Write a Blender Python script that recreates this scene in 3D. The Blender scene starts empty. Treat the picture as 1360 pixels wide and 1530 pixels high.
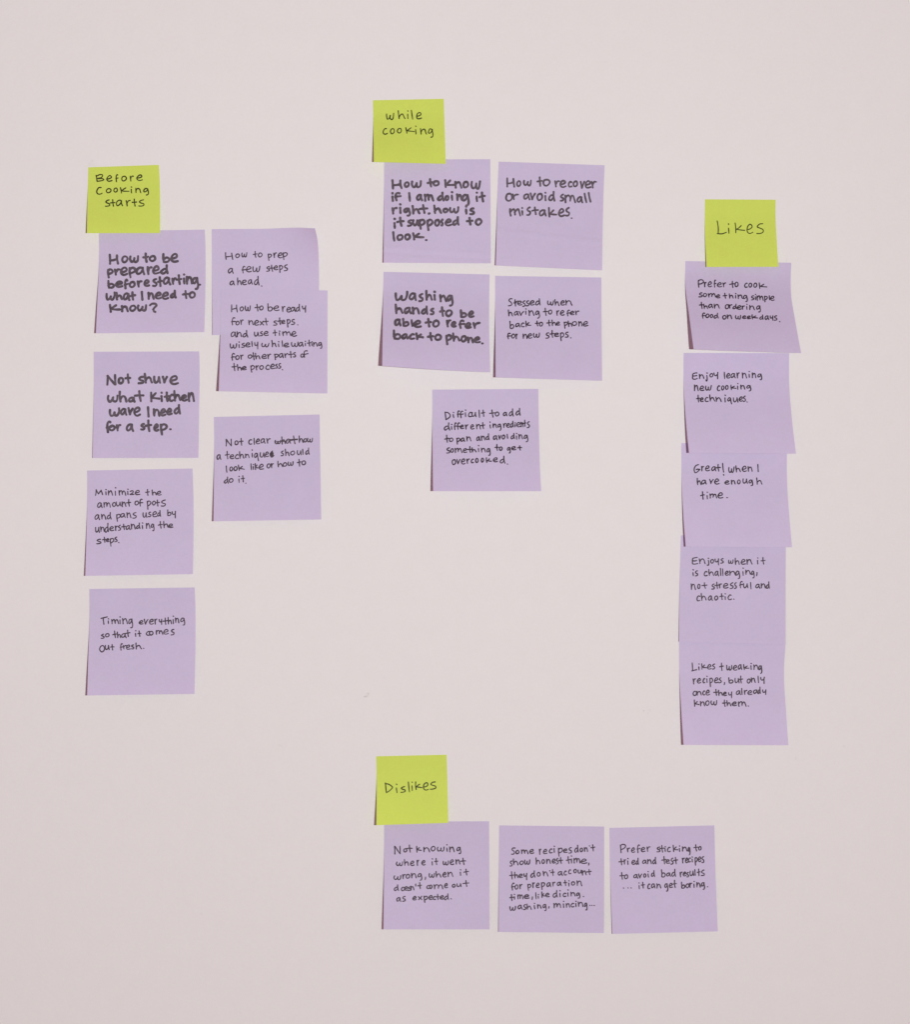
import bpy, math, random
from mathutils import Vector, Matrix

# ------------------------------------------------------------------ scene frame
# The wall is the plane y = 0 (room side is -y).  One unit "px" is 0.481 mm on the wall.
S = 0.481e-3            # metres per measuring unit
D = 2000.0              # camera distance in the same unit (about 0.96 m)
CX, CZ = 680.0, 765.0   # point of the wall straight ahead of the camera
H0 = 1.45               # its height above the floor

sc = bpy.context.scene
cam = bpy.data.cameras.new('camera'); camo = bpy.data.objects.new('camera', cam)
sc.collection.objects.link(camo); sc.camera = camo
camo.location = (0, -D*S, H0); camo.rotation_euler = (math.radians(90), 0, 0)
cam.sensor_fit = 'VERTICAL'; cam.sensor_height = 24.0
cam.lens = 12.0 / (765.0/D)
cam.clip_start = 0.01; cam.clip_end = 50
cam.dof.use_dof = False

w = bpy.data.worlds.new('World'); sc.world = w; w.use_nodes = True
bg = w.node_tree.nodes['Background']
AMB = (0.275, 0.160, 0.180)
bg.inputs['Color'].default_value = (*AMB, 1); bg.inputs['Strength'].default_value = 1.0

# one small hard lamp, level with the camera and a hand's width to its right
LX = 0.122*D
lamp = bpy.data.lights.new('lamp', 'POINT'); lamp.energy = 1.0
lamp.shadow_soft_size = 0.006
lo = bpy.data.objects.new('lamp', lamp); sc.collection.objects.link(lo)
lo.location = (LX*S, -D*S, H0); lo.rotation_euler = (math.radians(85.5), 0, math.radians(-3.5))   # local -Z looks at the wall
lamp.use_nodes = True
nt = lamp.node_tree
em = nt.nodes['Emission']
LAMP = (0.655, 0.762, 0.738)
em.inputs['Color'].default_value = (*LAMP, 1)
# wide-angle reflector: intensity rises off axis, as in a camera flash with a diffusing lens
tc = nt.nodes.new('ShaderNodeTexCoord'); sx = nt.nodes.new('ShaderNodeSeparateXYZ')
ab = nt.nodes.new('ShaderNodeMath'); ab.operation = 'ABSOLUTE'
mx = nt.nodes.new('ShaderNodeMath'); mx.operation = 'MAXIMUM'; mx.inputs[1].default_value = 0.5
pw = nt.nodes.new('ShaderNodeMath'); pw.operation = 'POWER'; pw.inputs[1].default_value = -1.85
ml = nt.nodes.new('ShaderNodeMath'); ml.operation = 'MULTIPLY'; ml.inputs[1].default_value = 4*math.pi**2*(D*S)**2
nt.links.new(tc.outputs['Normal'], sx.inputs[0]); nt.links.new(sx.outputs['Z'], ab.inputs[0])
nt.links.new(ab.outputs[0], mx.inputs[0]); nt.links.new(mx.outputs[0], pw.inputs[0])
nt.links.new(pw.outputs[0], ml.inputs[0]); nt.links.new(ml.outputs[0], em.inputs['Strength'])

sc.view_settings.view_transform = 'Standard'; sc.view_settings.look = 'None'
sc.view_settings.exposure = 0; sc.view_settings.gamma = 1
sc.render.engine = 'CYCLES'
sc.cycles.filter_width = 1.5
sc.cycles.max_bounces = 8; sc.cycles.transmission_bounces = 6

# ------------------------------------------------------------------ materials
def new_mat(name):
    m = bpy.data.materials.new(name); m.use_nodes = True
    t = m.node_tree; t.nodes.clear()
    out = t.nodes.new('ShaderNodeOutputMaterial')
    return m, t, out
def N(t, kind, **kw):
    n = t.nodes.new(kind)
    for k, v in kw.items(): setattr(n, k, v)
    return n
def noise(t, co, scale, detail=2, rough=.5):
    n = N(t, 'ShaderNodeTexNoise'); n.inputs['Scale'].default_value = scale
    n.inputs['Detail'].default_value = detail; n.inputs['Roughness'].default_value = rough
    t.links.new(co, n.inputs['Vector']); return n
def math_(t, op, a, b=None, c=None):
    n = N(t, 'ShaderNodeMath', operation=op)
    for i, v in enumerate((a, b, c)):
        if v is None: continue
        if isinstance(v, (int, float)): n.inputs[i].default_value = v
        else: t.links.new(v, n.inputs[i])
    return n.outputs[0]
def mapr(t, v, a, b, c, d):
    n = N(t, 'ShaderNodeMapRange'); t.links.new(v, n.inputs[0])
    for i, x in enumerate((a, b, c, d)): n.inputs[i+1].default_value = x
    return n.outputs[0]
def scale_col(t, col, fac):
    n = N(t, 'ShaderNodeVectorMath', operation='SCALE')
    if isinstance(col, tuple): n.inputs[0].default_value = col
    else: t.links.new(col, n.inputs[0])
    t.links.new(fac, n.inputs['Scale']); return n.outputs[0]
def mixc(t, fac, a, b):
    n = N(t, 'ShaderNodeMix', data_type='RGBA')
    if isinstance(fac, (int, float)): n.inputs[0].default_value = fac
    else: t.links.new(fac, n.inputs[0])
    for i, v in ((6, a), (7, b)):
        if isinstance(v, tuple): n.inputs[i].default_value = (*v, 1)
        else: t.links.new(v, n.inputs[i])
    return n.outputs[2]

WALL = (0.797, 0.723, 0.719)
# painted wall: fine mottling, roller texture, and a few real marks (x, y, radius x, radius y, strength)
MARKS = [(546.6,1040.4,2.6,1.3,.20),(550.2,1037.2,1.3,2.0,.15),(548.6,1036.0,2.8,1.0,.08),(545,1041,1.3,.8,.12),
         (962.1,1062.0,.9,1.0,.26),(968.3,1065.6,.8,.8,.16),(971.0,1060.4,.9,.6,.14),(971.8,1062.6,.8,.8,.12),
         (932.4,1072.4,.7,.6,.08),(583.4,1044.4,.7,.7,.07),(137,240.4,1.6,1.5,.07),(133.5,245,2.2,2,.05),(139,246,5,4,.03),
         (417.5,1113.5,1.2,1.0,.13),(421,1115,1.0,.8,.10),(1190,1133,1.4,2,.09),(1176,388,.6,2.6,.10),(1175.4,395,.5,3,.08),
         (1262,1115,2.5,2,.05),(300,1365,2,1.2,.06),(905,92,1.2,1,.05)]
def wall_mat():
    m, t, out = new_mat('painted_wall')
    geo = N(t, 'ShaderNodeNewGeometry'); P = geo.outputs['Position']
    n1 = noise(t, P, 1/(S*5), 2); n2 = noise(t, P, 1/(S*28), 3); n3 = noise(t, P, 2.2, 2)
    f = math_(t, 'ADD', mapr(t, n1.outputs[0], .2, .8, -.009, .009), mapr(t, n2.outputs[0], .2, .8, -.010, .010))
    f = math_(t, 'ADD', f, mapr(t, n3.outputs[0], .2, .8, .985, 1.015))
    hue = noise(t, P, 1/(S*9), 2)
    base = mixc(t, mapr(t, hue.outputs[0], .3, .7, 0, 1), (WALL[0]*.995, WALL[1]*1.008, WALL[2]*.994), (WALL[0]*1.004, WALL[1]*.992, WALL[2]*1.006))
    dirt = None
    wob = noise(t, P, 1/(S*2.2), 2)
    for (x, y, rx, ry, s) in MARKS:
        v = N(t, 'ShaderNodeVectorMath', operation='SUBTRACT'); t.links.new(P, v.inputs[0])
        v.inputs[1].default_value = ((x-CX)*S, 0, H0-(y-CZ)*S)
        sp = N(t, 'ShaderNodeSeparateXYZ'); t.links.new(v.outputs[0], sp.inputs[0])
        a = math_(t, 'DIVIDE', sp.outputs['X'], rx*S); b = math_(t, 'DIVIDE', sp.outputs['Z'], ry*S)
        r2 = math_(t, 'ADD', math_(t, 'MULTIPLY', a, a), math_(t, 'MULTIPLY', b, b))
        g = math_(t, 'MULTIPLY', math_(t, 'EXPONENT', math_(t, 'MULTIPLY', r2, -1.0)), s)
        dirt = g if dirt is None else math_(t, 'ADD', dirt, g)
    dirt = math_(t, 'MULTIPLY', dirt, mapr(t, wob.outputs[0], .3, .7, .55, 1.35))
    f = math_(t, 'MULTIPLY', f, math_(t, 'SUBTRACT', 1.0, dirt))
    b = N(t, 'ShaderNodeBsdfPrincipled'); b.inputs['Roughness'].default_value = .85
    b.inputs['Specular IOR Level'].default_value = .15
    t.links.new(scale_col(t, base, f), b.inputs['Base Color'])
    bm = N(t, 'ShaderNodeBump'); bm.inputs['Strength'].default_value = .25; bm.inputs['Distance'].default_value = .0003
    h = math_(t, 'ADD', noise(t, P, 1/(S*7), 3).outputs[0], noise(t, P, 1/(S*40), 2).outputs[0])
    t.links.new(h, bm.inputs['Height']); t.links.new(bm.outputs[0], b.inputs['Normal'])
    t.links.new(b.outputs[0], out.inputs[0])
    return m
def paper_mat(name, col, trans, tfac, seed=0.0):
    m, t, out = new_mat(name)
    geo = N(t, 'ShaderNodeNewGeometry'); oi = N(t, 'ShaderNodeObjectInfo')
    av = N(t, 'ShaderNodeVectorMath', operation='ADD'); t.links.new(geo.outputs['Position'], av.inputs[0])
    rv = N(t, 'ShaderNodeCombineXYZ'); t.links.new(oi.outputs['Random'], rv.inputs[1]); t.links.new(rv.outputs[0], av.inputs[1])
    P = av.outputs[0]
    n1 = noise(t, P, 1/(S*4), 3, .6); n2 = noise(t, P, 1/(S*45), 3)
    f = math_(t, 'ADD', mapr(t, n1.outputs[0], .2, .8, -.030, .030), mapr(t, n2.outputs[0], .2, .8, .978, 1.022))
    f = math_(t, 'MULTIPLY', f, mapr(t, oi.outputs['Random'], 0, 1, .985, 1.015))
    hue = noise(t, P, 1/(S*14), 2)
    c = mixc(t, mapr(t, hue.outputs[0], .3, .7, 0, 1), (col[0]*.992, col[1]*1.008, col[2]*1.0), (col[0]*1.008, col[1]*.992, col[2]*1.004))
    c = scale_col(t, c, f)
    d = N(t, 'ShaderNodeBsdfDiffuse'); t.links.new(c, d.inputs[0])
    tr = N(t, 'ShaderNodeBsdfTranslucent'); tr.inputs[0].default_value = (*trans, 1)
    bm = N(t, 'ShaderNodeBump'); bm.inputs['Strength'].default_value = .35; bm.inputs['Distance'].default_value = .00012
    t.links.new(noise(t, P, 1/(S*3), 3, .6).outputs[0], bm.inputs['Height'])
    t.links.new(bm.outputs[0], d.inputs['Normal'])
    mxs = N(t, 'ShaderNodeMixShader'); mxs.inputs[0].default_value = tfac
    t.links.new(d.outputs[0], mxs.inputs[1]); t.links.new(tr.outputs[0], mxs.inputs[2])
    t.links.new(mxs.outputs[0], out.inputs[0])
    return m
def ink_mat(name, col):
    m, t, out = new_mat(name)
    geo = N(t, 'ShaderNodeNewGeometry'); P = geo.outputs['Position']
    n1 = noise(t, P, 1/(S*6), 3, .6); n2 = noise(t, P, 1/(S*1.6), 2)
    f = math_(t, 'MULTIPLY', mapr(t, n1.outputs[0], .3, .7, .72, 1.35), mapr(t, n2.outputs[0], .3, .7, .85, 1.2))
    b = N(t, 'ShaderNodeBsdfPrincipled'); b.inputs['Roughness'].default_value = .6
    b.inputs['Specular IOR Level'].default_value = .2
    t.links.new(scale_col(t, col, f), b.inputs['Base Color']); t.links.new(b.outputs[0], out.inputs[0])
    return m
M_WALL = wall_mat()
LILAC = paper_mat('lilac_paper', (0.690, 0.572, 0.772), (0.85, 0.42, 0.52), .16)
LIME = paper_mat('lime_paper', (0.735, 0.820, 0.155), (0.92, 0.86, 0.06), .20)
INK = {'bold': ink_mat('bold_marker_ink', (0.104, 0.076, 0.095)),
       'fine': ink_mat('fine_pen_ink', (0.078, 0.050, 0.068)),
       'dark': ink_mat('dark_pen_ink', (0.052, 0.031, 0.044)),
       'lime': ink_mat('pen_ink_on_lime', (0.050, 0.048, 0.010))}

# ------------------------------------------------------------------ geometry helpers
def world(x, y, z):
    """wall measure (x right, y down, as seen from the camera) at z units in front of the wall -> metres"""
    k = (D - z)/D
    return Vector(((x-CX)*k*S, -z*S, H0 - (y-CZ)*k*S))
def mesh_obj(name, vs, fs, mat, parent=None, smooth=False, origin=None):
    me = bpy.data.meshes.new(name)
    o0 = origin or Vector((0, 0, 0))
    me.from_pydata([tuple(v - o0) for v in vs], [], fs); me.materials.append(mat)
    if smooth:
        for p in me.polygons: p.use_smooth = True
    me.update()
    o = bpy.data.objects.new(name, me); sc.collection.objects.link(o)
    if parent: o.parent = parent
    else: o.location = o0
    return o

# the wall: a slab, its painted face at y = 0
Wd = 1.3
vs = [Vector((sx_*Wd, y, H0+sz*Wd)) for y in (0, .1) for sx_, sz in ((-1,-1),(1,-1),(1,1),(-1,1))]
wall = mesh_obj('wall', vs, [(0,1,2,3),(5,4,7,6),(4,0,3,7),(1,5,6,2),(3,2,6,7),(4,5,1,0)], M_WALL)
wall['kind'] = 'structure'; wall['label'] = 'pale pinkish white painted wall with a few faint smudges'

def curve_x(pts, y):
    """smooth x(y) through the edge points (Catmull-Rom on uneven knots)"""
    n = len(pts)
    if n == 2:
        (xa, ya), (xb, yb) = pts; return xa + (xb-xa)*(y-ya)/(yb-ya)
    m = []
    for i in range(n):
        if i == 0: m.append((pts[1][0]-pts[0][0])/(pts[1][1]-pts[0][1]))
        elif i == n-1: m.append((pts[-1][0]-pts[-2][0])/(pts[-1][1]-pts[-2][1]))
        else:
            d0 = (pts[i][0]-pts[i-1][0])/(pts[i][1]-pts[i-1][1]); d1 = (pts[i+1][0]-pts[i][0])/(pts[i+1][1]-pts[i][1])
            m.append((d0+d1)/2)
    if n > 2:   # natural ends
        m[0] = 2*m[0]-m[1]; m[0] = m[0] if True else 0
        d = (pts[-1][0]-pts[-2][0])/(pts[-1][1]-pts[-2][1]); m[-1] = 1.5*d - .5*m[-2]
        d = (pts[1][0]-pts[0][0])/(pts[1][1]-pts[0][1]); m[0] = 1.5*d - .5*m[1]
    i = 0
    while i < n-2 and y > pts[i+1][1]: i += 1
    (xa, ya), (xb, yb) = pts[i], pts[i+1]
    h = yb-ya; t = (y-ya)/h
    return (2*t**3-3*t*t+1)*xa + (t**3-2*t*t+t)*h*m[i] + (-2*t**3+3*t*t)*xb + (t**3-t*t)*h*m[i+1]
def sstep(t):
    t = max(0, min(1, t)); return t*t*(3-2*t)

class Sheet:
    def __init__(s, left, right, zl, zr, zfun=None, top=None, bottom=None, stick=.20):
        s.l, s.r, s.zl, s.zr, s.zf, s.top, s.bot, s.stick = left, right, zl, zr, zfun, top, bottom, stick
    def xy(s, u, v):
        yl = s.l[0][1] + (s.l[-1][1]-s.l[0][1])*v; yr = s.r[0][1] + (s.r[-1][1]-s.r[0][1])*v
        x = curve_x(s.l, yl)*(1-u) + curve_x(s.r, yr)*u; y = yl*(1-u) + yr*u
        if s.top: y += s.top(u)*(1-v)**3
        if s.bot: y += s.bot*4*u*(1-u)*v**4
        return x, y
    def z(s, u, v):
        t = max(0, (v - s.stick)/(1 - s.stick))
        g = .62*t**1.45 + .38*sstep(t)
        z = .35 + (s.zl*(1-u)+s.zr*u)*g
        if s.zf: z += s.zf(u, v)
        return z
    def inv(s, x, y):
        u = v = .5
        for _ in range(12):
            px, py = s.xy(u, v); w_ = s.r[0][0]-s.l[0][0]; h_ = s.l[-1][1]-s.l[0][1]
            u += (x-px)/w_; v += (y-py)/h_
        return u, v

# ------------------------------------------------------------------ her hand: strokes of each letter in a 10 x 10 box, y down
G = {
'a': ['8,1 5,.2 1.5,2.5 .2,6.5 2,9.4 5,8 7.3,4.5 8,1', '8,.6 8.2,5 10,10'],
'b': ['.6,0 .9,5 1.4,9.8', '1,7 4,4.6 8,4.8 9.8,7 8,9.2 4.5,10 1.4,9.4'],
'c': ['9.5,1 6,0 2.2,2.6 .2,6.2 2,9.4 6,10 10,9'],
'd': ['8,5 5,4.2 1.6,6 .3,8.6 2.6,10 5.5,9 8,6.5', '8.2,0 8.2,5 10,10'],
'e': ['.6,5.8 4.5,5.4 8.6,3.6 8.2,.9 5.4,0 2,2.4 .2,6.2 2,9.2 5.5,10 10,8.8'],
'f': ['8.4,.6 6,0 3.6,1.6 2.6,5 3.8,10', '1.6,5.8 5,5.2 10,4.8'],
'g': ['7.8,1 4,.2 .6,2.4 .6,4.8 3.4,5 6.4,3.4 7.8,1', '8,.4 8.8,3.5 9.8,7 8.6,9.6 5.6,10'],
'h': ['.4,0 .8,5 1.4,10', '1.2,8 3.5,5 6,4.2 8,5.6 9,8 10,9.8'],
'i': ['3.6,0 4.4,.3', '3.6,4.4 5,7 7,10'],
'j': ['6.6,0 7.6,.4', '7,3.4 8.8,6 8,9 4,10 .4,9'],
'k': ['.4,0 .6,5 1.2,10', '6.4,2.6 3.6,4.6 1.2,6.4', '1.2,6.2 5,6.8 10,7.4'],
'l': ['1,0 4,5 9,10'],
'm': ['.2,.6 .5,5 .8,10', '.7,5 2.2,1.4 4,.6 4.8,3.5 5,8.4', '5,5.5 6.5,1.6 8,1.2 9,4 10,10'],
'n': ['.2,0 .6,5 1,10', '.8,6.4 3,2 6,.8 8,3.2 9,7 10,10'],
'o': ['5.6,.2 2,1.6 .2,5.6 1.8,9.2 5,10 8.8,7.6 9.8,3.8 7.6,.6 4.6,.4'],
'p': ['.4,.4 1,5 2.2,10', '.7,1.8 4,.2 8,.6 9.8,2.6 7,4.8 1.6,6'],
'q': ['7.4,.8 4,0 .6,2.4 .8,5 3.6,5.2 7.4,2', '7.6,.4 8.4,5 10,10'],
'r': ['.4,.6 1.6,5 2.6,10', '1.8,6.4 4,2.6 6.6,.8 10,.6'],
's': ['8.4,0 4,.8 1,3 4,4.8 8.6,6 9,8.4 5.4,9.8 0,10'],
't': ['4.8,0 5.2,5 6.6,10', '0,5 5,4.5 10,4.2'],
'u': ['.6,0 .4,5 1.6,9 4,9.6 7,6.6 8.2,.6', '8.2,.4 8.8,5 10,10'],
'v': ['.4,0 2,5 3.8,10', '3.8,10 6,5 9.8,.4'],
'w': ['.6,.6 .2,5 1.6,9.6 4,8 5.2,3', '5.2,3 5.2,8 7,10 9,7 9.6,0'],
'x': ['0,1 5,5.4 10,10', '9.4,0 5,5 .6,10'],
'y': ['.4,.6 1.4,4 4.4,5 9,3', '9.6,0 9,4 9.4,10'],
'z': ['.6,1 5,0 8,1.6 6,5.5 0,9.6', '0,9.6 5,9.6 10,9.2'],
'B': ['.4,1.4 .6,5 1.2,9.6', '1,2.4 5,0 8,.8 7,4 1.2,6', '3,5.6 7.6,5.4 10,7 7,9 1.2,10'],
'C': ['8,.4 4,1 .6,5 .6,8.6 4,10 8,9.6 10,8.6'],
'D': ['.6,0 .8,5 1.8,9.8', '.4,.8 5,1 9.4,3.8 9,6 5,8.8 1.8,9.6'],
'E': ['9,.2 5,.8 1,2 .6,6 1,9.4 5,10 10,9', '.8,5.4 5,5 8.4,4.4'],
'G': ['7.4,0 3,1.4 .4,5.6 1.6,9.8 5,9 9.6,5.8', '9.6,5.8 6,5.4 3.6,6'],
'H': ['.5,0 .6,5 .9,10', '.8,6.2 5,5.6 9,4.6', '8.6,.6 8.8,5 9.8,10'],
'I': ['2,0 4,5 7,10'],
'K': ['.4,0 .6,5 1.2,10', '6.2,.6 3.7,3 1.2,5.7', '1.2,5.6 5,6.4 10,6.8'],
'L': ['.6,0 1.4,5 1.4,9.8', '.6,10 5,9.6 10,9'],
'M': ['.6,0 .4,5 0,10', '.8,.2 2.6,4 4,7.4', '4,7.4 6,4 7.8,1', '7.8,1 8.8,5 10,9.4'],
'N': ['.4,.4 .5,5 .4,10', '.8,.6 4.6,5 8.8,9.8', '8.8,0 8.8,5 9.2,9.8'],
'O': ['6,.2 2,1.4 .2,5.6 2,9.4 5.4,10 8.8,8 9.8,4.2 8,1 4.6,.6'],
'P': ['.8,1 1,5 1.4,10', '.4,1.6 4,0 9,.8 9.6,3 6,5.2 1.4,6.2'],
'S': ['9,.4 5,0 1.4,1.6 2.4,3.8 6.4,5.4 7.6,8 5,9.8 .4,10'],
'T': ['0,1.6 5,.6 10,0', '3.8,1.4 4,5 4.6,10'],
'W': ['.4,2 .4,6 1.6,9.6 4,8.4 5.4,5', '5.4,5 5.8,9 8,9 9.6,4 9.8,0'],
'.': ['2,5 8,5.5'],
',': ['7,0 6,5 1,10'],
"'": ['5,0 5,10'],
'!': ['2,0 5,5 8,7.4', '7,9.4 9,10'],
'?': ['0,2 3,0 8,0 9.8,2 7,4.4 5,7', '6,9.4 7.8,10'],
'~': ['7,0 1,5 8,2 2,8 9,4 4,10 10,7', '5,1 2,7 8,9'],
'-': ['0,10 5,6 10,0'],
}
GP = {k: [[tuple(float(q) for q in p.split(',')) for p in st.split()] for st in v] for k, v in G.items()}
def catmull(p, n):
    if len(p) == 2:
        return [(p[0][0]+(p[1][0]-p[0][0])*i/3, p[0][1]+(p[1][1]-p[0][1])*i/3) for i in range(4)]
    e = [(2*p[0][0]-p[1][0], 2*p[0][1]-p[1][1])] + p + [(2*p[-1][0]-p[-2][0], 2*p[-1][1]-p[-2][1])]
    out = []
    for i in range(1, len(e)-2):
        for k in range(n):
            t = k/n
            out.append(tuple(.5*((2*e[i][c]) + (-e[i-1][c]+e[i+1][c])*t + (2*e[i-1][c]-5*e[i][c]+4*e[i+1][c]-e[i+2][c])*t*t
                       + (-e[i-1][c]+3*e[i][c]-3*e[i+1][c]+e[i+2][c])*t**3) for c in (0, 1)))
    out.append(p[-1]); return out
stroke_no = [0]
def add_stroke(vs, fs, sheet, pts, width, rnd):
    """a ribbon of ink lying on the sheet; each stroke rests a few microns over the one before"""
    base = .05 + (stroke_no[0] % 9)*.03; stroke_no[0] += 1
    n = len(pts); taper = rnd.uniform(.84, 1.02); start = rnd.uniform(.9, 1.08)
    def put(x, y, k):
        u, v = sheet.inv(x, y); vs.append(world(x, y, sheet.z(u, v) + base + k)); return len(vs)-1
    prev = None; dz = .024/max(1, n+2)
    for i, (x, y) in enumerate(pts):
        a = pts[max(0, i-1)]; b = pts[min(n-1, i+1)]
        dx, dy = b[0]-a[0], b[1]-a[1]; L = math.hypot(dx, dy) or 1
        nx, ny = -dy/L, dx/L; tt = i/(n-1)
        wd = width*.5*(start + (taper-start)*tt**2 + .10*math.sin(7*tt+start*40))
        if i in (0, n-1):      # round cap
            s = -1 if i == 0 else 1
            cap = [put(x + s*dx/L*wd*math.sin(q) + nx*wd*math.cos(q), y + s*dy/L*wd*math.sin(q) + ny*wd*math.cos(q), dz*(i+.5+s*.4))
                   for q in (math.radians(r) for r in (18, 45, 90, 135, 162))]
        l = put(x+nx*wd, y+ny*wd, dz*(i+.5)); r = put(x-nx*wd, y-ny*wd, dz*(i+.5))
        if i in (0, n-1):
            f = [l] + cap + [r]; fs.append(tuple(f[::-1] if i == 0 else f))
        if prev: fs.append((prev[0], prev[1], r, l))
        prev = (l, r)
def write(sheet, parent, origin, ox, oy, sc_, lines, width, ink, rnd):
    for text, glyphs in lines:
        vs, fs = [], []
        for tok in glyphs.split():
            ch = tok[0]; x0, x1, y0, y1 = (float(q) for q in tok[1:].split(','))
            x0, x1 = ox + x0/sc_, ox + x1/sc_; y0, y1 = oy + y0/sc_, oy + y1/sc_
            hw = width/2
            if x1-x0 > width*1.3: x0 += hw*.25; x1 -= hw*.25
            else: c = (x0+x1)/2; d = (x1-x0)*.22; x0, x1 = c-d, c+d
            if y1-y0 > width*1.3: y0 += hw*.4; y1 -= hw*.4
            else: c = (y0+y1)/2; y0, y1 = c-.1, c+.1
            wk = width*(.85 if ch in '.' else .7 if ch in '-' else 1.0)
            if ch == '.': x0 -= .15; x1 += .15
            jit = 0 if ch in ".'-,~" else .35
            for st in GP[ch]:
                p = [((a + rnd.uniform(-jit, jit))/10, (b + rnd.uniform(-jit, jit))/10) for a, b in st]
                p = [(x0+(x1-x0)*a, y0+(y1-y0)*b) for a, b in p]
                if math.hypot(p[0][0]-p[-1][0], p[0][1]-p[-1][1]) < .8 and len(p) == 2:
                    p[-1] = (p[0][0]+.7, p[0][1]+.35)
                add_stroke(vs, fs, sheet, catmull(p, 4), wk, rnd)
        o = mesh_obj('handwritten_line', vs, fs, INK[ink], parent, origin=origin)
        o['label'] = 'handwritten words: ' + text

NOTE_NO = [0]
def note(label, kind, sheet, writing, ink, width, group):
    rnd = random.Random(100 + NOTE_NO[0]); NOTE_NO[0] += 1
    x, y = sheet.xy(.5, 0); origin = world(x, y, 0)
    root = bpy.data.objects.new('sticky_note', None); sc.collection.objects.link(root); root.location = origin
    root.empty_display_size = .01
    root['label'] = label; root['category'] = 'sticky note'; root['group'] = group
    n = 44; vs = []; fs = []; th = .22
    for side in (0, 1):
        for j in range(n+1):
            for i in range(n+1):
                u, v = i/n, j/n; X, Y = sheet.xy(u, v); vs.append(world(X, Y, sheet.z(u, v) - side*th))
    m = (n+1)**2
    for j in range(n):
        for i in range(n):
            a = j*(n+1)+i; b, c, d = a+1, a+n+2, a+n+1
            fs.append((a, d, c, b)); fs.append((m+a, m+b, m+c, m+d))
    ring = [i for i in range(n+1)] + [j*(n+1)+n for j in range(1, n+1)] + [n*(n+1)+i for i in range(n-1, -1, -1)] + [j*(n+1) for j in range(n-1, 0, -1)]
    nf = len(fs)
    for k in range(len(ring)):
        a, b = ring[k], ring[(k+1) % len(ring)]; q = len(vs); vs += [vs[a], vs[b], vs[m+b], vs[m+a]]; fs.append((q, q+1, q+2, q+3))
    o = mesh_obj('paper_sheet', vs, fs, LIME if kind == 'lime' else LILAC, root, True, origin)
    for p in list(o.data.polygons)[nf:]: p.use_smooth = False
    ox, oy, s_, lines = writing
    write(sheet, root, origin, ox, oy, s_, lines, width, ink, rnd)
    return root

# ------------------------------------------------------------------ the notes
K = 1/.122        # lift of a free corner per unit of shadow it throws
GL = 'lime green heading notes'; GV = 'lilac sticky notes with handwriting'
from math import exp

note('lime green heading note handwritten "Before cooking starts", left of the wall', 'lime',
 Sheet([(131.5,250),(131.0,271),(130.0,310),(129.4,348.4)], [(237,246.3),(238.5,275),(238.8,348.2)], 2.0*K, 1.2*K),
 (120,240,6.8,[('Before','B155,238,138,215 e262,320,150,212 f352,382,138,215 o415,468,155,210 r500,540,152,208 e568,630,142,205'),
 ('cooking','C162,220,268,342 o260,312,280,328 o336,376,276,322 K402,492,272,332 i508,524,265,330 n556,614,276,328 g640,694,280,350'),
 ('starts','s250,300,398,468 t302,350,395,465 a360,428,400,462 r460,505,400,462 t522,570,388,462 s590,648,398,465')]), 'lime', 1.9, GL)

note('lilac note in bold writing, "How to be prepared before starting. What I need to know?"', 'lilac',
 Sheet([(147.3,345.7),(147.3,401.5),(145,450),(142.9,498)], [(305.7,343),(306.9,375),(305,496.2)], 2.8*K, 2.0*K),
 (130,340,7.158,[('How to be','H232,335,287,392 o368,435,300,375 w455,548,302,375 t595,655,272,370 o665,732,300,362 b805,885,280,375 e895,970,278,372'),
 ('prepared','p215,275,440,540 r290,350,440,510 e355,432,425,512 p445,520,425,538 a525,612,420,505 r640,690,415,500 e700,775,410,498 d785,865,402,495'),
 ('before starting.','b218,290,565,650 e302,378,572,640 f390,440,555,655 o450,512,575,640 r535,585,565,638 e605,665,555,632 s700,748,545,630 t755,800,528,630 a815,890,530,612 r905,950,535,610 t950,1010,505,610 i1025,1048,497,605 n1060,1125,520,605 g1125,1190,530,660 .1195,1217,600,622'),
 ('What I need to','W200,295,690,780 h305,375,690,775 a385,455,700,778 t450,515,685,778 I575,600,685,775 n650,715,690,770 e725,795,690,765 e800,870,690,768 d890,950,668,755 t1020,1085,670,760 o1090,1155,685,755'),
 ('know?','K238,350,822,905 n365,435,835,900 o455,520,828,895 w535,640,825,895 ?668,745,808,910')]), 'bold', 3.7, GV)

def prep_peel(u, v):
    return 24*max(0, (u-.52)/.48)**2.2*max(0, 1-v/.7)**1.6
prep = Sheet([(316,342.3),(316.6,420),(317.3,500.7)], [(470.4,341.4),(474.2,358),(476.2,390),(476.7,433.4),(477,498)], .7*K, 1.2, prep_peel,
             top=lambda u: -1.4*sstep((u-.45)/.4)*(1-.75*sstep((u-.85)/.15)))
note('lilac note with rounded peeling corner, "How to prep a few steps ahead."', 'lilac', prep,
 (310,330,7.158,[('How to prep','H188,272,338,415 o298,342,350,395 w362,422,338,388 t487,530,325,395 o540,585,340,388 p645,685,350,425 r705,740,338,395 e752,800,340,398 p805,855,338,415'),
 ('a few steps','a218,275,505,562 f360,408,485,558 e412,470,485,548 w480,562,485,548 s630,665,485,542 t660,712,470,545 e705,752,478,525 p765,805,475,555 s818,858,468,535'),
 ('ahead.','a238,288,640,690 h316,362,605,685 e368,418,630,685 a432,480,625,680 d498,550,588,685 .572,585,690,702')]), 'fine', 1.85, GV)

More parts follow.
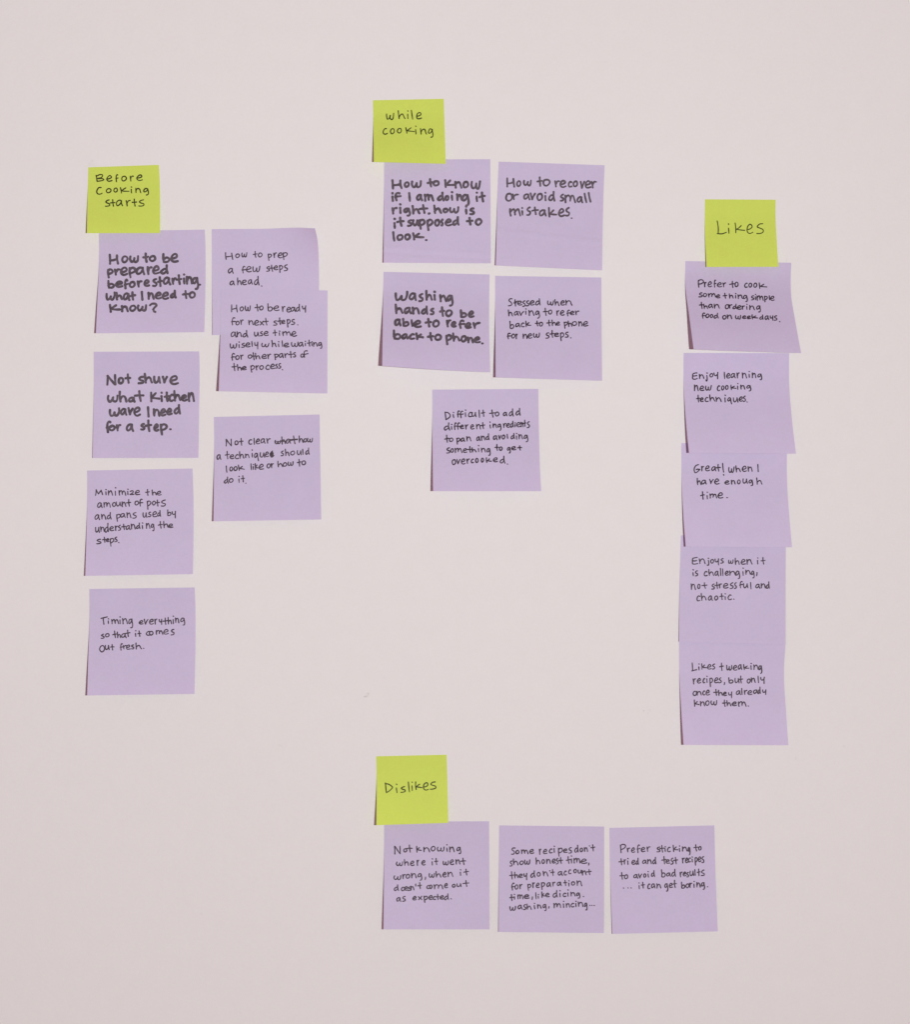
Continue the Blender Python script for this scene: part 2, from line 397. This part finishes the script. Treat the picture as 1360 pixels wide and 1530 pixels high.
ready = Sheet([(329.6,433.1),(329.3,479),(328.2,530),(326.6,584.4)], [(489.4,433.9),(489.2,510),(489,587.9)], 4.0*K, 2.2*K)
def over_prep(u, v):
    x, y = ready.xy(u, v); a, b = prep.inv(x, y)
    if b > 1.15 or a > 1.25: return 0
    zp = prep.z(min(1, max(0, a)), min(1, max(0, b))) + .5
    t = max(0, (v-ready.stick)/(1-ready.stick)); own = .35 + (ready.zl*(1-u)+ready.zr*u)*(.62*t**1.45+.38*sstep(t))
    return max(0, zp - own)*(1-sstep((a-1)/.2))*(1-sstep((b-1.02)/.12))
ready.zf = over_prep
note('lilac note overlapping the peeling one, "How to be ready for next steps"', 'lilac', ready,
 (310,430,7.158,[('How to be ready','H250,322,180,262 o345,385,200,250 w400,460,190,250 t505,555,175,250 o555,595,190,240 b640,695,170,250 e705,765,190,245 r795,828,195,258 e845,890,205,262 a890,940,205,255 d945,990,175,255 y1010,1052,190,262'),
 ('for next steps.','f247,300,318,402 o300,340,355,400 r350,382,340,398 n438,490,345,398 e498,550,345,402 x560,600,355,400 t598,650,325,400 s705,745,350,402 t748,795,320,395 e790,830,345,385 p850,885,335,422 s895,935,335,395 .958,972,388,402'),
 ('and use time','a248,305,470,530 n312,365,470,525 d372,430,455,530 u498,548,470,520 s562,592,465,515 e602,650,462,515 t700,740,450,515 i760,777,460,510 m800,890,465,515 e895,952,465,520'),
 ('wisely while waiting','w238,315,595,650 i328,344,575,640 s362,400,590,638 e405,455,585,635 l468,482,570,630 y500,540,580,655 w575,660,590,635 h685,735,562,632 i752,768,575,632 l792,808,562,632 e816,872,588,636 w895,972,580,632 a975,1025,580,630 i1038,1054,568,625 t1062,1108,558,628 i1108,1124,575,622 n1130,1175,580,628 g1185,1225,580,650'),
 ('for other parts of','f247,295,700,778 o298,340,722,770 r350,382,715,768 o430,478,715,755 t470,510,692,775 h510,562,700,762 e578,630,710,760 r640,678,705,762 p715,760,705,772 a765,812,700,750 r822,858,700,748 t865,910,680,750 s915,945,690,742 o995,1030,705,745 f1015,1075,670,745'),
 ('the process.','t258,308,805,888 h315,365,820,885 e365,415,840,880 p460,505,828,905 r515,545,830,880 o555,600,830,875 c620,660,825,875 e670,720,815,868 s725,752,812,862 s758,785,808,862 .793,809,868,882')]), 'fine', 1.85, GV)

note('lilac note in bold writing, "Not shure what kitchen wave I need for a step."', 'lilac',
 Sheet([(139.5,525.6),(139.6,580),(138.8,630),(137.9,684.4)], [(297.3,525),(298,546),(297.2,620),(296.2,684.1)], .8*K, .6*K),
 (130,520,7.556,[('Not shure','N220,330,300,418 o350,408,330,405 t430,490,290,400 s575,640,320,405 h645,735,285,398 u750,825,320,398 v850,905,320,395 e935,1025,310,412'),
 ('what kitchen','w230,350,530,612 h358,445,490,610 a465,540,555,612 t535,640,480,602 K712,815,500,608 i825,855,495,605 t870,925,500,602 c925,975,520,602 h978,1055,480,598 e1060,1125,525,598 n1140,1210,500,602'),
 ('wave I need','W245,365,675,775 a375,445,680,758 v460,518,675,755 e525,600,665,768 I677,703,665,778 n745,820,685,770 e830,885,685,768 e895,955,680,755 d980,1050,638,745'),
 ('for a step.','f205,275,828,955 o245,315,870,935 r330,375,860,938 a440,520,855,942 s605,650,850,925 t655,725,815,940 e750,805,855,938 p825,905,855,978 .928,952,908,926')]), 'bold', 3.7, GV)

note('lilac note, "Minimize the amount of pots and pans used by understanding the steps."', 'lilac',
 Sheet([(129.7,703),(129.7,756),(128.4,810),(127,860.5)], [(287.5,700),(288.9,749.5),(288,857.8)], 2.3*K, 1.2*K),
 (120,690,7.556,[('Minimize the','M168,250,312,380 i278,294,308,375 n310,362,322,380 i386,400,292,378 m430,510,320,380 i526,540,305,375 z558,605,325,375 e615,670,318,375 t735,775,310,380 h805,858,315,378 e862,912,330,378'),
 ('amount of pots','a190,245,460,520 m258,338,455,515 o358,398,455,505 u402,455,450,502 n465,512,450,508 t518,568,425,505 o612,655,440,490 f655,705,418,505 p750,795,440,538 o808,848,440,490 t845,890,430,500 s908,965,430,502'),
 ('and pans used by','a160,215,595,655 n235,285,590,650 d298,345,572,648 p405,450,590,675 a450,505,580,630 n520,570,572,632 s588,632,570,638 u702,750,572,630 s765,798,565,622 e812,862,560,625 d866,905,545,615 b980,1022,540,612 y1030,1075,555,638'),
 ('understanding the','u165,215,738,798 n225,270,730,790 d272,318,692,795 e325,375,728,780 r388,418,720,778 s425,455,715,775 t462,510,700,770 a512,560,715,768 n570,618,700,762 d628,672,690,758 i690,707,685,760 n740,785,690,755 g795,832,700,782 t878,925,672,755 h935,990,668,745 e992,1045,700,745'),
 ('steps.','s180,235,870,928 t248,290,850,910 e288,322,865,905 p332,378,860,955 s385,415,848,905 .424,440,904,918')]), 'fine', 1.85, GV)

note('lilac note at the bottom left, "Timing everything so that it comes out fresh."', 'lilac',
 Sheet([(133,880),(133,933.5),(131.4,985),(129.8,1039.1)], [(290.7,877.7),(291.8,913.7),(290.3,1036.8)], 2.9*K, 1.8*K),
 (120,870,7.556,[('Timing everything','T228,302,390,475 i306,320,410,472 m348,430,415,472 i438,452,390,468 n472,530,405,472 g540,590,410,515 e658,708,430,475 v715,765,415,475 e775,825,415,475 r835,865,410,475 y885,920,415,480 t930,980,400,478 h985,1030,395,472 i1040,1054,382,468 n1070,1112,400,458 g1128,1180,400,485'),
 ('so that it comes','s230,268,582,635 o278,325,575,620 t362,410,550,632 h412,455,560,628 a462,515,575,628 t508,558,538,615 i612,630,545,615 t642,682,548,612 c740,790,550,600 o775,820,550,598 m850,930,540,590 e935,995,530,588 s1022,1060,528,598'),
 ('out fresh.','o213,272,710,788 u275,325,710,762 t335,378,698,768 f442,480,690,770 r478,515,710,755 e515,560,705,760 s572,605,705,755 h620,688,682,755 .706,720,738,752')]), 'fine', 1.85, GV)

note('lilac note with a crossed-out word, "Not clear how a technique should look like"', 'lilac',
 Sheet([(319.3,623),(319.9,667),(319.3,725),(318.7,778.9)], [(477.5,619.3),(478.3,676),(480,776.2)], 2.6*K, 1.8*K),
 (310,610,7.556,[('Not clear how, with a struck out what','N205,275,345,430 o305,345,365,415 t355,400,335,420 c462,500,350,408 l520,532,335,412 e545,590,345,405 a600,650,340,395 r665,710,340,395 w758,828,360,405 h835,880,322,405 a885,940,345,400 t935,1015,312,402 -755,1018,352,384 h1030,1082,312,390 o1085,1122,340,382 w1125,1188,335,385'),
 ('a technique should, with a blotted s','a103,150,520,582 t195,245,485,572 e250,298,520,572 c310,350,520,572 h358,410,485,568 n425,470,515,560 i496,512,468,555 q525,575,505,592 u590,645,500,555 e650,690,490,550 ~695,750,480,558 s830,860,480,538 h875,922,460,538 o935,985,480,530 u1010,1060,475,528 l1070,1082,460,525 d1105,1150,445,522'),
 ('look like or how to','l205,222,648,725 o248,285,660,710 o295,335,655,705 k345,415,640,705 l485,500,625,698 i508,524,630,692 k535,570,620,695 e580,635,630,692 o668,710,625,678 r715,745,620,675 h790,850,595,665 o852,895,610,658 w905,970,600,650 t1012,1055,572,655 o1062,1108,590,640'),
 ('do it.','d185,235,772,850 o240,288,790,840 i346,362,768,838 t378,418,760,835 .424,440,838,852')]), 'fine', 1.85, GV)

note('lime green heading note handwritten "while cooking", highest on the wall', 'lime',
 Sheet([(557.1,149.8),(557.8,178),(558.2,210),(558.6,242.1)], [(663.3,147.6),(664.1,178),(666.2,244.8)], 2.9*K, 1.6*K),
 (545,140,10.46,[('while','w335,458,305,408 h518,630,265,395 i662,684,265,388 l726,754,252,402 e805,892,290,398'),
 ('cooking','C285,355,538,638 o398,468,540,628 o508,578,538,618 K638,775,525,622 i786,810,503,630 n868,968,545,635 g992,1072,545,682')]), 'lime', 1.75, GL)

note('lilac note in bold writing, "How to know if I am doing it right"', 'lilac',
 Sheet([(574,238.2),(573.7,314),(573.2,392.5)], [(732.8,237.9),(733.2,310),(733.7,393.5)], 1.9*K, .9*K,
       lambda u, v: .9*exp(-((v-(.86+.065*u))/.010)**2) - .8*exp(-((v-(.89+.065*u))/.02)**2)),
 (565,235,7.556,[('How to know','H155,270,255,355 o298,350,275,338 w375,490,265,345 t558,620,240,338 o625,690,262,325 K750,860,252,345 n865,945,270,350 o960,1022,270,345 w1050,1160,265,360'),
 ('if I am doing it','i150,178,400,495 f175,255,395,490 I340,372,398,498 a435,500,415,490 m520,625,415,495 d670,745,395,492 o758,800,430,490 i820,850,388,488 n888,950,415,490 g950,1030,415,550 i1100,1130,392,498 t1145,1208,390,502'),
 ('right, how is','r155,210,565,640 i238,263,525,632 g290,365,570,665 h385,470,548,640 t465,560,530,635 ,567,588,620,650 h628,715,535,638 o735,790,575,628 w805,912,560,630 i983,1008,548,640 s1035,1088,570,648'),
 ('it supposed to','i173,200,688,805 t215,290,678,780 s335,385,705,778 u390,460,705,775 p465,530,700,812 p550,620,700,825 o640,695,700,778 s705,740,700,775 e755,830,695,775 d840,915,668,768 t1000,1070,678,765 o1100,1172,690,768'),
 ('look.','l160,194,845,945 o215,280,870,938 o300,365,865,932 K390,515,850,932 .532,555,925,945')]), 'bold', 3.7, GV)

note('lilac note in bold writing, "How to recover or avoid small mistakes."', 'lilac',
 Sheet([(745.3,241.4),(743.2,301),(742.2,350),(741.1,396.5)], [(903.9,246.9),(901.5,314),(900.2,403.9)], 1.9*K, 1.6*K,
       lambda u, v: .85*exp(-((v-(.665+.05*u+.02*sstep(u)))/.012)**2)),
 (735,235,7.556,[('How to recover','H165,260,232,338 o280,330,262,330 w358,452,258,322 t515,570,222,332 o580,658,245,325 r712,765,260,338 e770,838,260,340 c865,905,270,338 o920,970,265,332 v1000,1050,270,350 e1055,1120,265,348 r1125,1185,268,345'),
 ('or avoid small','O155,235,405,495 r230,300,412,482 a360,430,410,480 v435,495,405,478 o510,575,405,490 i595,618,395,490 d640,712,382,492 s775,815,418,495 m825,945,420,512 a965,1028,440,515 l1045,1075,405,512 l1090,1122,400,508'),
 ('mistakes.','m200,325,575,665 i333,358,568,655 s395,440,560,655 t450,528,558,648 a535,615,590,665 k640,735,568,680 e755,820,580,668 s835,882,568,662 .893,913,678,697')]), 'bold', 2.95, GV)

note('lilac note in bold writing, "Washing hands to be able to refer back to phone."', 'lilac',
 Sheet([(573.2,406.1),(572.2,459.6),(571.6,505),(571.1,546.6)], [(731.9,410.1),(731,479.4),(732.8,556.2)], 6*K, 4.2*K, bottom=.9, stick=.12),
 (560,400,7.556,[('Washing','W225,370,268,375 a390,470,285,370 s500,548,290,380 h575,650,255,370 i663,690,262,370 n735,810,305,385 g815,885,305,435'),
 ('hands to be','h230,315,412,518 a335,410,445,520 n425,505,445,522 d525,600,428,528 s630,670,455,530 t735,790,440,548 o800,875,475,550 b965,1040,475,562 e1060,1120,485,560'),
 ('able to refer','a225,295,578,658 b315,385,572,665 l408,434,585,665 e440,525,595,675 t572,640,572,668 o655,730,590,672 r810,860,585,670 e865,920,605,672 f940,1015,590,685 e1020,1090,620,685 r1110,1190,615,688'),
 ('back to phone.','b208,295,705,810 a305,375,745,808 c390,450,745,808 k465,550,735,808 t598,665,730,828 o678,752,750,822 p805,870,755,865 h880,960,738,830 o975,1035,765,838 n1050,1115,780,850 e1120,1190,780,850 .1205,1230,845,865')]), 'bold', 3.7, GV)

note('lilac note, "Stressed when having to refer back to the phone for new steps."', 'lilac',
 Sheet([(740.1,412.2),(740.1,466),(740.5,515),(740.9,563.8)], [(899,414.6),(899.4,490),(900.1,568.9)], 4*K, 2.4*K),
 (730,400,7.556,[('Stressed when','S225,275,345,432 t285,320,360,435 r295,340,370,430 e328,380,375,425 s388,420,370,438 s425,460,370,432 e468,520,370,425 d530,588,345,422 w665,740,370,425 h750,800,355,428 e815,862,370,425 n872,945,365,425'),
 ('having to refer','h222,275,475,548 a290,340,490,540 v345,400,490,540 i415,430,460,530 n455,515,480,540 g530,580,485,570 t618,670,455,540 o678,720,475,525 r768,800,480,540 e810,858,480,540 f880,925,475,545 e925,970,490,535 r980,1025,485,535'),
 ('back to the phone','b240,290,600,690 a305,358,625,672 c370,405,620,670 k420,480,600,670 t530,570,600,660 o575,615,612,662 t658,710,590,658 h715,765,590,655 e765,808,610,652 p855,895,610,685 h900,945,600,665 o945,1000,605,655 n1020,1062,605,660 e1070,1125,605,662'),
 ('for new steps.','f205,255,735,805 o262,300,745,798 r310,330,745,805 n390,440,745,802 e445,495,742,798 w505,582,735,790 s648,690,732,798 t695,745,708,790 e745,798,735,778 p812,855,732,825 s868,905,725,788 .924,940,783,799')]), 'dark', 1.85, GV)

note('lilac note hanging alone below the others, "Difficult to add different ingredients to pan"', 'lilac',
 Sheet([(646.1,582.2),(646.1,633.5),(646.6,690),(647.2,733.8)], [(804.7,581),(805.7,649.4),(807.2,700),(809,733.8)], 4*K, 3.2*K),
 (635,570,7.556,[('Difficult to add','D225,290,340,435 i313,332,345,412 f360,400,328,405 f392,435,330,410 i450,467,320,398 c490,530,345,400 u530,580,345,398 l608,622,320,412 t638,680,318,398 t730,790,320,402 o795,838,340,392 a885,930,345,392 d950,1000,305,390 d1025,1080,300,382'),
 ('different ingredients','d215,280,468,550 i293,310,480,545 f325,360,462,548 f360,400,465,545 e398,440,490,535 r455,490,485,540 e515,555,485,540 n580,630,480,538 t630,678,460,535 i728,748,455,530 n768,812,475,525 g822,862,475,555 r885,915,470,522 e920,962,470,520 d965,1002,445,518 i1013,1027,465,515 e1035,1080,460,515 n1085,1115,460,515 t1112,1145,435,510 s1155,1185,450,522'),
 ('to pan and avoiding','t222,270,605,692 o275,318,635,680 p358,400,635,710 a405,450,635,680 n470,522,620,675 a582,625,620,672 n635,680,612,665 d688,728,590,662 a772,820,610,660 v830,862,605,655 o870,905,602,652 l926,940,595,645 d970,1015,585,650 i1028,1044,585,655 n1060,1105,595,650 g1120,1165,600,682'),
 ('something to get','s245,285,745,812 o290,325,755,802 m338,420,750,805 e430,475,755,805 t480,535,735,805 h530,580,745,800 i598,614,722,795 n635,688,748,800 g700,740,755,835 t788,838,710,782 o840,875,735,780 g930,968,740,812 e975,1030,730,775 t1045,1095,722,778'),
 ('overcooked.','o305,350,880,940 v358,400,875,932 e410,455,870,935 r470,505,870,928 c522,552,872,920 o570,605,865,918 o635,665,862,912 k690,755,860,915 e770,822,858,910 d848,905,840,925 .926,942,923,939')]), 'dark', 1.85, GV)

note('lime green heading note handwritten "Likes", top of the right column', 'lime',
 Sheet([(1053.9,297.8),(1053.7,339.4),(1054.8,370),(1056.3,398.9)], [(1159.7,298.4),(1159.6,326),(1161.4,362),(1163.8,398.7)], 1.6*K, 1.4*K),
 (1040,290,9.714,[('Likes','L305,450,392,582 i465,495,430,568 k568,720,420,570 e740,835,435,575 s885,990,422,575')]), 'lime', 1.65, GL)

note('lilac note curling far off the wall, "Prefer to cook something simple"', 'lilac',
 Sheet([(1024.8,390.1),(1024.8,428.9),(1029.6,466.6),(1037,521.9)], [(1183.1,392.6),(1182.7,440),(1187.7,472.2),(1197.8,527.5)], 6.7*K, 6.5*K, stick=.10, bottom=.4),
 (1010,380,7.158,[('Prefer to cook','P238,300,270,352 r305,330,295,350 e345,388,290,350 f408,435,270,352 e445,495,300,350 r505,540,300,350 t580,635,285,355 o635,672,295,348 c738,770,305,355 o782,818,305,352 o835,872,305,355 k890,975,302,368'),
 ('something simple','s250,290,410,458 o295,335,415,455 m350,430,415,460 e435,475,430,468 t508,550,415,472 h572,620,418,470 i636,650,418,472 n665,718,430,475 g725,770,435,508 s810,840,440,490 i848,862,425,488 m868,940,440,495 p950,985,445,512 l1000,1010,440,490 e1015,1058,445,495'),
 ('than ordering','t252,300,510,580 h300,345,530,582 a352,400,530,575 n412,470,530,580 o530,570,535,585 r570,605,535,580 d612,655,530,585 e660,705,545,590 r710,740,548,590 i756,770,530,592 n790,845,545,595 g865,912,548,620'),
 ('food on weekdays.','f278,320,625,685 o322,362,635,678 o370,400,640,680 d408,458,625,685 o502,545,650,695 n552,605,645,690 w640,700,650,695 e715,755,655,690 e765,805,655,692 k815,880,645,695 d898,940,645,698 a955,1000,655,700 y1010,1045,655,710 s1055,1088,655,708 .1108,1122,713,724')]), 'dark', 1.8, GV)

note('lilac note, "Enjoy learning new cooking techniques."', 'lilac',
 Sheet([(1022,527.3),(1022.3,578.7),(1025.4,628),(1030,676.7)], [(1179.9,527.6),(1180,575.9),(1184.2,628),(1190.1,677.9)], 4*K, 4*K),
 (1010,520,7.158,[('Enjoy learning','E178,235,262,335 n252,305,280,328 j322,342,262,355 o365,402,270,312 y408,455,260,332 l518,530,258,330 e545,585,270,325 a590,640,270,322 r655,685,262,322 n712,762,265,322 i780,796,248,318 n818,862,265,320 g880,925,275,342'),
 ('new cooking','n198,245,395,460 e258,305,405,458 w318,385,400,455 c445,475,400,458 o490,520,402,450 o532,565,398,445 k590,650,392,448 i656,673,375,442 n695,745,395,442 g760,808,398,460'),
 ('techniques.','t220,262,502,582 e262,300,530,575 c315,350,525,575 h362,420,500,570 n430,490,525,575 i522,538,500,578 q555,600,530,598 u615,670,528,580 e680,720,520,572 s725,752,512,572 .758,774,569,583')]), 'dark', 1.85, GV)

note('lilac note, "Great! when I have enough time."', 'lilac',
 Sheet([(1018.7,662),(1019.2,722),(1021.6,770),(1025.1,816.8)], [(1176.7,662.5),(1176.8,720.7),(1180,770),(1184.2,817.6)], 3.0*K, 3.2*K),
 (1010,655,7.158,[('Great! when I','G195,265,280,370 r275,302,295,352 e318,365,290,350 a385,432,300,348 t430,480,278,355 !498,520,268,398 w568,630,305,368 h642,695,290,360 e712,762,295,355 n775,822,300,355 I875,892,275,358'),
 ('have enough','h228,275,425,498 a278,330,445,492 v362,405,435,485 e415,468,430,490 e525,575,450,492 n595,640,445,490 o660,695,440,488 u718,770,432,482 g785,828,440,510 h865,925,418,492'),
 ('time.','t268,310,568,655 i330,347,575,650 m365,440,590,642 e452,508,580,640 .543,562,627,641')]), 'dark', 1.85, GV)

note('lilac note, "Enjoys when it is challenging, not stressful and chaotic."', 'lilac',
 Sheet([(1017.9,800),(1016.2,864.9),(1015.5,910),(1015.1,958.7)], [(1175,801),(1174.6,880),(1174.7,962.6)], .9*K, .8*K),
 (1005,795,7.158,[('Enjoys when it','E210,275,268,345 n288,355,282,340 j370,395,275,360 o410,445,290,335 y455,500,285,355 s518,550,280,335 w600,655,295,338 h670,720,275,348 e735,785,290,348 n795,855,290,345 i906,922,275,345 t950,995,270,345'),
 ('is challenging,','i215,232,400,470 s245,275,410,470 c340,375,420,470 h388,445,398,468 a455,498,415,470 l512,525,390,468 l535,548,390,468 e565,605,415,465 n612,680,415,465 g680,725,415,500 i750,766,385,465 n785,838,405,455 g845,880,415,492 ,898,915,430,470'),
 ('not stressful and','n200,250,550,618 o270,300,555,608 t315,375,540,605 s422,455,555,612 t455,500,535,608 r500,530,550,600 e545,600,545,602 s618,655,540,605 s665,690,538,605 f715,760,525,600 u760,812,550,600 l835,848,535,610 a892,940,555,602 n950,1000,548,600 d1005,1042,532,605'),
 ('chaotic.','c262,300,680,738 h308,365,655,730 a385,430,680,735 o452,490,680,728 t508,550,655,725 i560,574,658,725 c595,635,670,725 .653,668,711,723')]), 'fine', 1.85, GV)

note('lilac note at the foot of the right column, "Likes tweaking recipes"', 'lilac',
 Sheet([(1015.1,957),(1015.6,1005.9),(1018.4,1060),(1021.9,1112.9)], [(1174.7,958.5),(1172.1,1010),(1175.0,1060),(1178.8,1113.5)], 3.8*K, 3.6*K,
       lambda u, v: 5*u*exp(-(v/.16)**2)),
 (1005,950,7.158,[('Likes tweaking','L207,262,288,375 i278,294,298,370 k312,368,295,362 e375,420,305,358 s430,458,300,358 t505,550,288,372 w580,640,312,370 e652,695,315,370 a705,745,305,362 k762,825,305,365 i836,852,290,362 n870,922,308,362 g925,962,315,402'),
 ('recipes, but only','r222,250,455,518 e265,308,455,508 c328,352,455,505 i363,380,428,500 p400,435,450,548 e450,495,445,505 s500,528,445,505 ,552,566,498,525 b602,655,445,508 u668,718,450,505 t712,755,430,505 o800,838,458,508 n845,890,448,500 l915,928,430,502 y945,988,440,510'),
 ('once they already','o222,262,590,640 n262,315,590,638 c325,352,585,635 e358,402,580,635 t445,490,572,640 h492,540,582,640 e545,582,600,642 y600,640,598,668 a685,732,585,632 l740,752,558,630 r768,800,578,630 e808,855,585,632 a868,918,575,620 d918,945,548,620 y965,1005,575,632'),
 ('know them.','k232,290,685,755 n300,350,700,752 o355,398,692,745 w412,480,690,742 t538,580,685,758 h582,630,690,752 e640,690,705,750 m705,790,700,758 .808,824,744,756')]), 'fine', 1.85, GV)

note('lime green heading note handwritten "Dislikes", at the bottom of the wall', 'lime',
 Sheet([(562.1,1130),(562.8,1158),(562.7,1200),(562.4,1233)], [(667.5,1127.6),(668.5,1163),(670,1229.5)], 3.6*K, 1.6*K),
 (550,1120,10.46,[('Dislikes','D262,385,520,678 i430,462,535,672 s510,588,575,670 l626,652,502,662 i678,700,508,638 k735,850,505,630 e860,945,515,635 s970,1068,502,622')]), 'lime', 1.75, GL)

note('lilac note, "Not knowing where it went wrong, when it doesn\'t come out as expected."', 'lilac',
 Sheet([(574,1227.5),(573.8,1299),(573.4,1345),(573,1388.6)], [(731,1227.1),(731.4,1300),(731.8,1388.6)], 2.9*K, 1.2*K),
 (560,1220,7.556,[('Not knowing','N222,295,330,425 o325,365,360,402 t358,425,322,405 k468,525,332,405 n550,620,345,400 o635,685,335,390 w705,790,340,395 i806,826,318,395 n842,900,340,400 g925,975,345,422'),
 ('where it went','w242,320,510,558 h330,385,480,555 e400,445,500,558 r475,500,490,555 e530,572,495,550 i640,658,472,552 t675,712,470,548 w770,835,500,548 e848,895,485,545 n915,965,485,540 t970,1028,470,542'),
 ('wrong, when it','w215,300,665,715 r312,345,650,705 o352,395,650,700 n412,472,640,695 g485,535,640,722 ,565,580,680,715 w612,680,640,690 h690,750,620,688 e765,810,630,685 n825,885,625,680 i960,977,598,668 t1005,1060,590,665'),
 ("doesn't come out","d218,270,768,840 o298,340,795,840 e335,375,790,835 s375,410,790,840 n405,445,785,832 '456,468,760,790 t485,530,745,820 c585,620,775,815 o618,650,770,815 m668,770,765,820 e785,825,755,808 o875,912,762,800 u925,980,755,795 t995,1065,720,790"),
 ('as expected.','a245,295,912,960 s312,348,900,958 e428,472,900,945 x492,535,898,942 p555,600,895,970 e608,655,890,940 c658,690,900,940 t690,730,875,942 e735,782,890,935 d785,835,868,942 .856,870,921,935')]), 'fine', 1.85, GV)

note('lilac note, "Some recipes don\'t show honest time, like dicing, washing, mincing..."', 'lilac',
 Sheet([(746,1233.2),(745.5,1310),(745.2,1392.5)], [(903.2,1235),(903.1,1310),(902.8,1394.1)], .9*K, .7*K),
 (735,1225,7.556,[("Some recipes don't","S222,270,312,390 o272,310,340,385 m332,410,335,385 e425,475,330,382 r535,560,325,390 e582,625,330,385 c650,685,325,375 i698,714,292,365 p750,800,315,412 e808,855,325,372 s870,905,310,378 d935,980,282,368 o998,1030,315,362 n1045,1085,310,360 '1096,1108,285,302 t1120,1165,278,352"),
 ('show honest time,','s205,235,460,525 h240,300,438,510 o315,360,460,508 w368,432,450,505 h497,548,425,500 o565,598,445,495 n618,665,440,495 e682,722,440,490 s728,755,430,500 t755,802,425,495 t842,888,415,495 i893,909,405,490 m925,1000,430,490 e1005,1075,440,495 ,1090,1103,485,515'),
 ("they don't account","t200,250,585,672 h255,300,590,660 e305,350,610,655 y360,398,600,680 d440,490,572,652 o510,550,590,640 n580,635,580,635 '648,660,568,582 t665,710,558,632 a748,800,580,630 c815,845,575,625 c868,895,560,612 o925,960,555,600 u972,1020,565,605 n1022,1070,570,625 t1075,1125,555,622"),
 ('for preparation','f215,262,712,795 o262,300,730,785 r312,345,725,780 p405,445,725,800 r460,485,705,768 e500,540,710,768 p560,600,705,790 a620,670,705,758 r685,718,700,750 a738,788,700,745 t810,850,678,745 i863,880,685,748 o900,940,695,740 n960,1020,685,745'),
 ('time, like dicing,','t200,245,840,915 i248,264,838,900 m290,355,840,895 e362,425,842,890 ,452,465,868,900 l493,507,818,895 i518,534,840,888 k562,600,812,880 e605,652,825,872 d690,745,795,875 i763,780,795,872 c805,840,825,868 i853,870,790,862 n892,945,815,862 g955,998,820,888 .1029,1045,857,871'),
 ('washing, mincing...','w202,272,975,1025 a295,345,960,1010 s358,390,955,1015 h395,450,945,1015 i473,493,940,1005 n515,560,955,1000 g578,618,950,1025 ,640,652,975,1000 m698,782,940,995 i803,820,915,990 n838,885,940,988 c895,930,940,985 i943,960,915,982 n975,1035,925,980 g1045,1080,935,1020 .1105,1117,960,970 .1128,1140,960,970 .1153,1165,960,972')]), 'fine', 1.85, GV)

note('lilac note, "Prefer sticking to tried and test recipes to avoid bad results"', 'lilac',
 Sheet([(910.9,1237),(912.2,1306.6),(915.4,1395.4)], [(1068,1233.2),(1069.8,1306.6),(1073.2,1391.6)], 1.0*K, 1.4*K),
 (900,1225,7.351,[('Prefer sticking to','P198,262,268,365 r275,305,305,355 e320,362,305,360 f378,420,275,360 e430,475,300,352 r490,528,290,350 s602,640,295,355 t632,685,280,355 i686,702,290,350 c718,752,298,352 k780,835,275,350 i843,860,285,350 n880,935,295,345 g945,970,300,385 t1008,1055,270,345 o1060,1092,290,335'),
 ('tried and test recipes','t185,235,425,498 r240,262,435,490 i276,292,420,490 e325,365,440,490 d372,402,420,490 a442,490,440,485 n498,545,430,485 d555,595,408,485 t658,705,400,485 e700,745,435,480 s755,785,420,488 t785,832,408,485 r880,910,415,475 e915,945,415,472 c948,975,415,465 i983,1000,405,465 p1020,1050,410,500 e1055,1090,405,460 s1095,1122,400,472'),
 ('to avoid bad results','t195,240,575,655 o245,285,600,648 a345,395,598,642 v400,440,592,640 o455,485,590,632 i498,517,565,630 d540,580,555,625 b650,698,545,630 a708,755,580,622 d765,810,540,622 r855,882,570,628 e890,925,570,618 s930,955,575,630 u965,1010,560,615 l1018,1028,545,612 t1045,1080,540,615 s1090,1128,550,615'),
 ('... it can get boring.','.230,244,741,755 .280,294,741,752 .313,328,741,752 i400,417,690,762 t430,468,685,750 c502,530,700,760 a540,585,700,750 n600,648,700,750 g688,725,695,785 e735,775,695,745 t775,820,662,748 b870,915,682,755 o920,958,700,748 r960,990,690,745 i1003,1020,672,745 n1040,1082,685,740 g1090,1130,685,765 .1153,1168,727,740')]), 'fine', 1.85, GV)
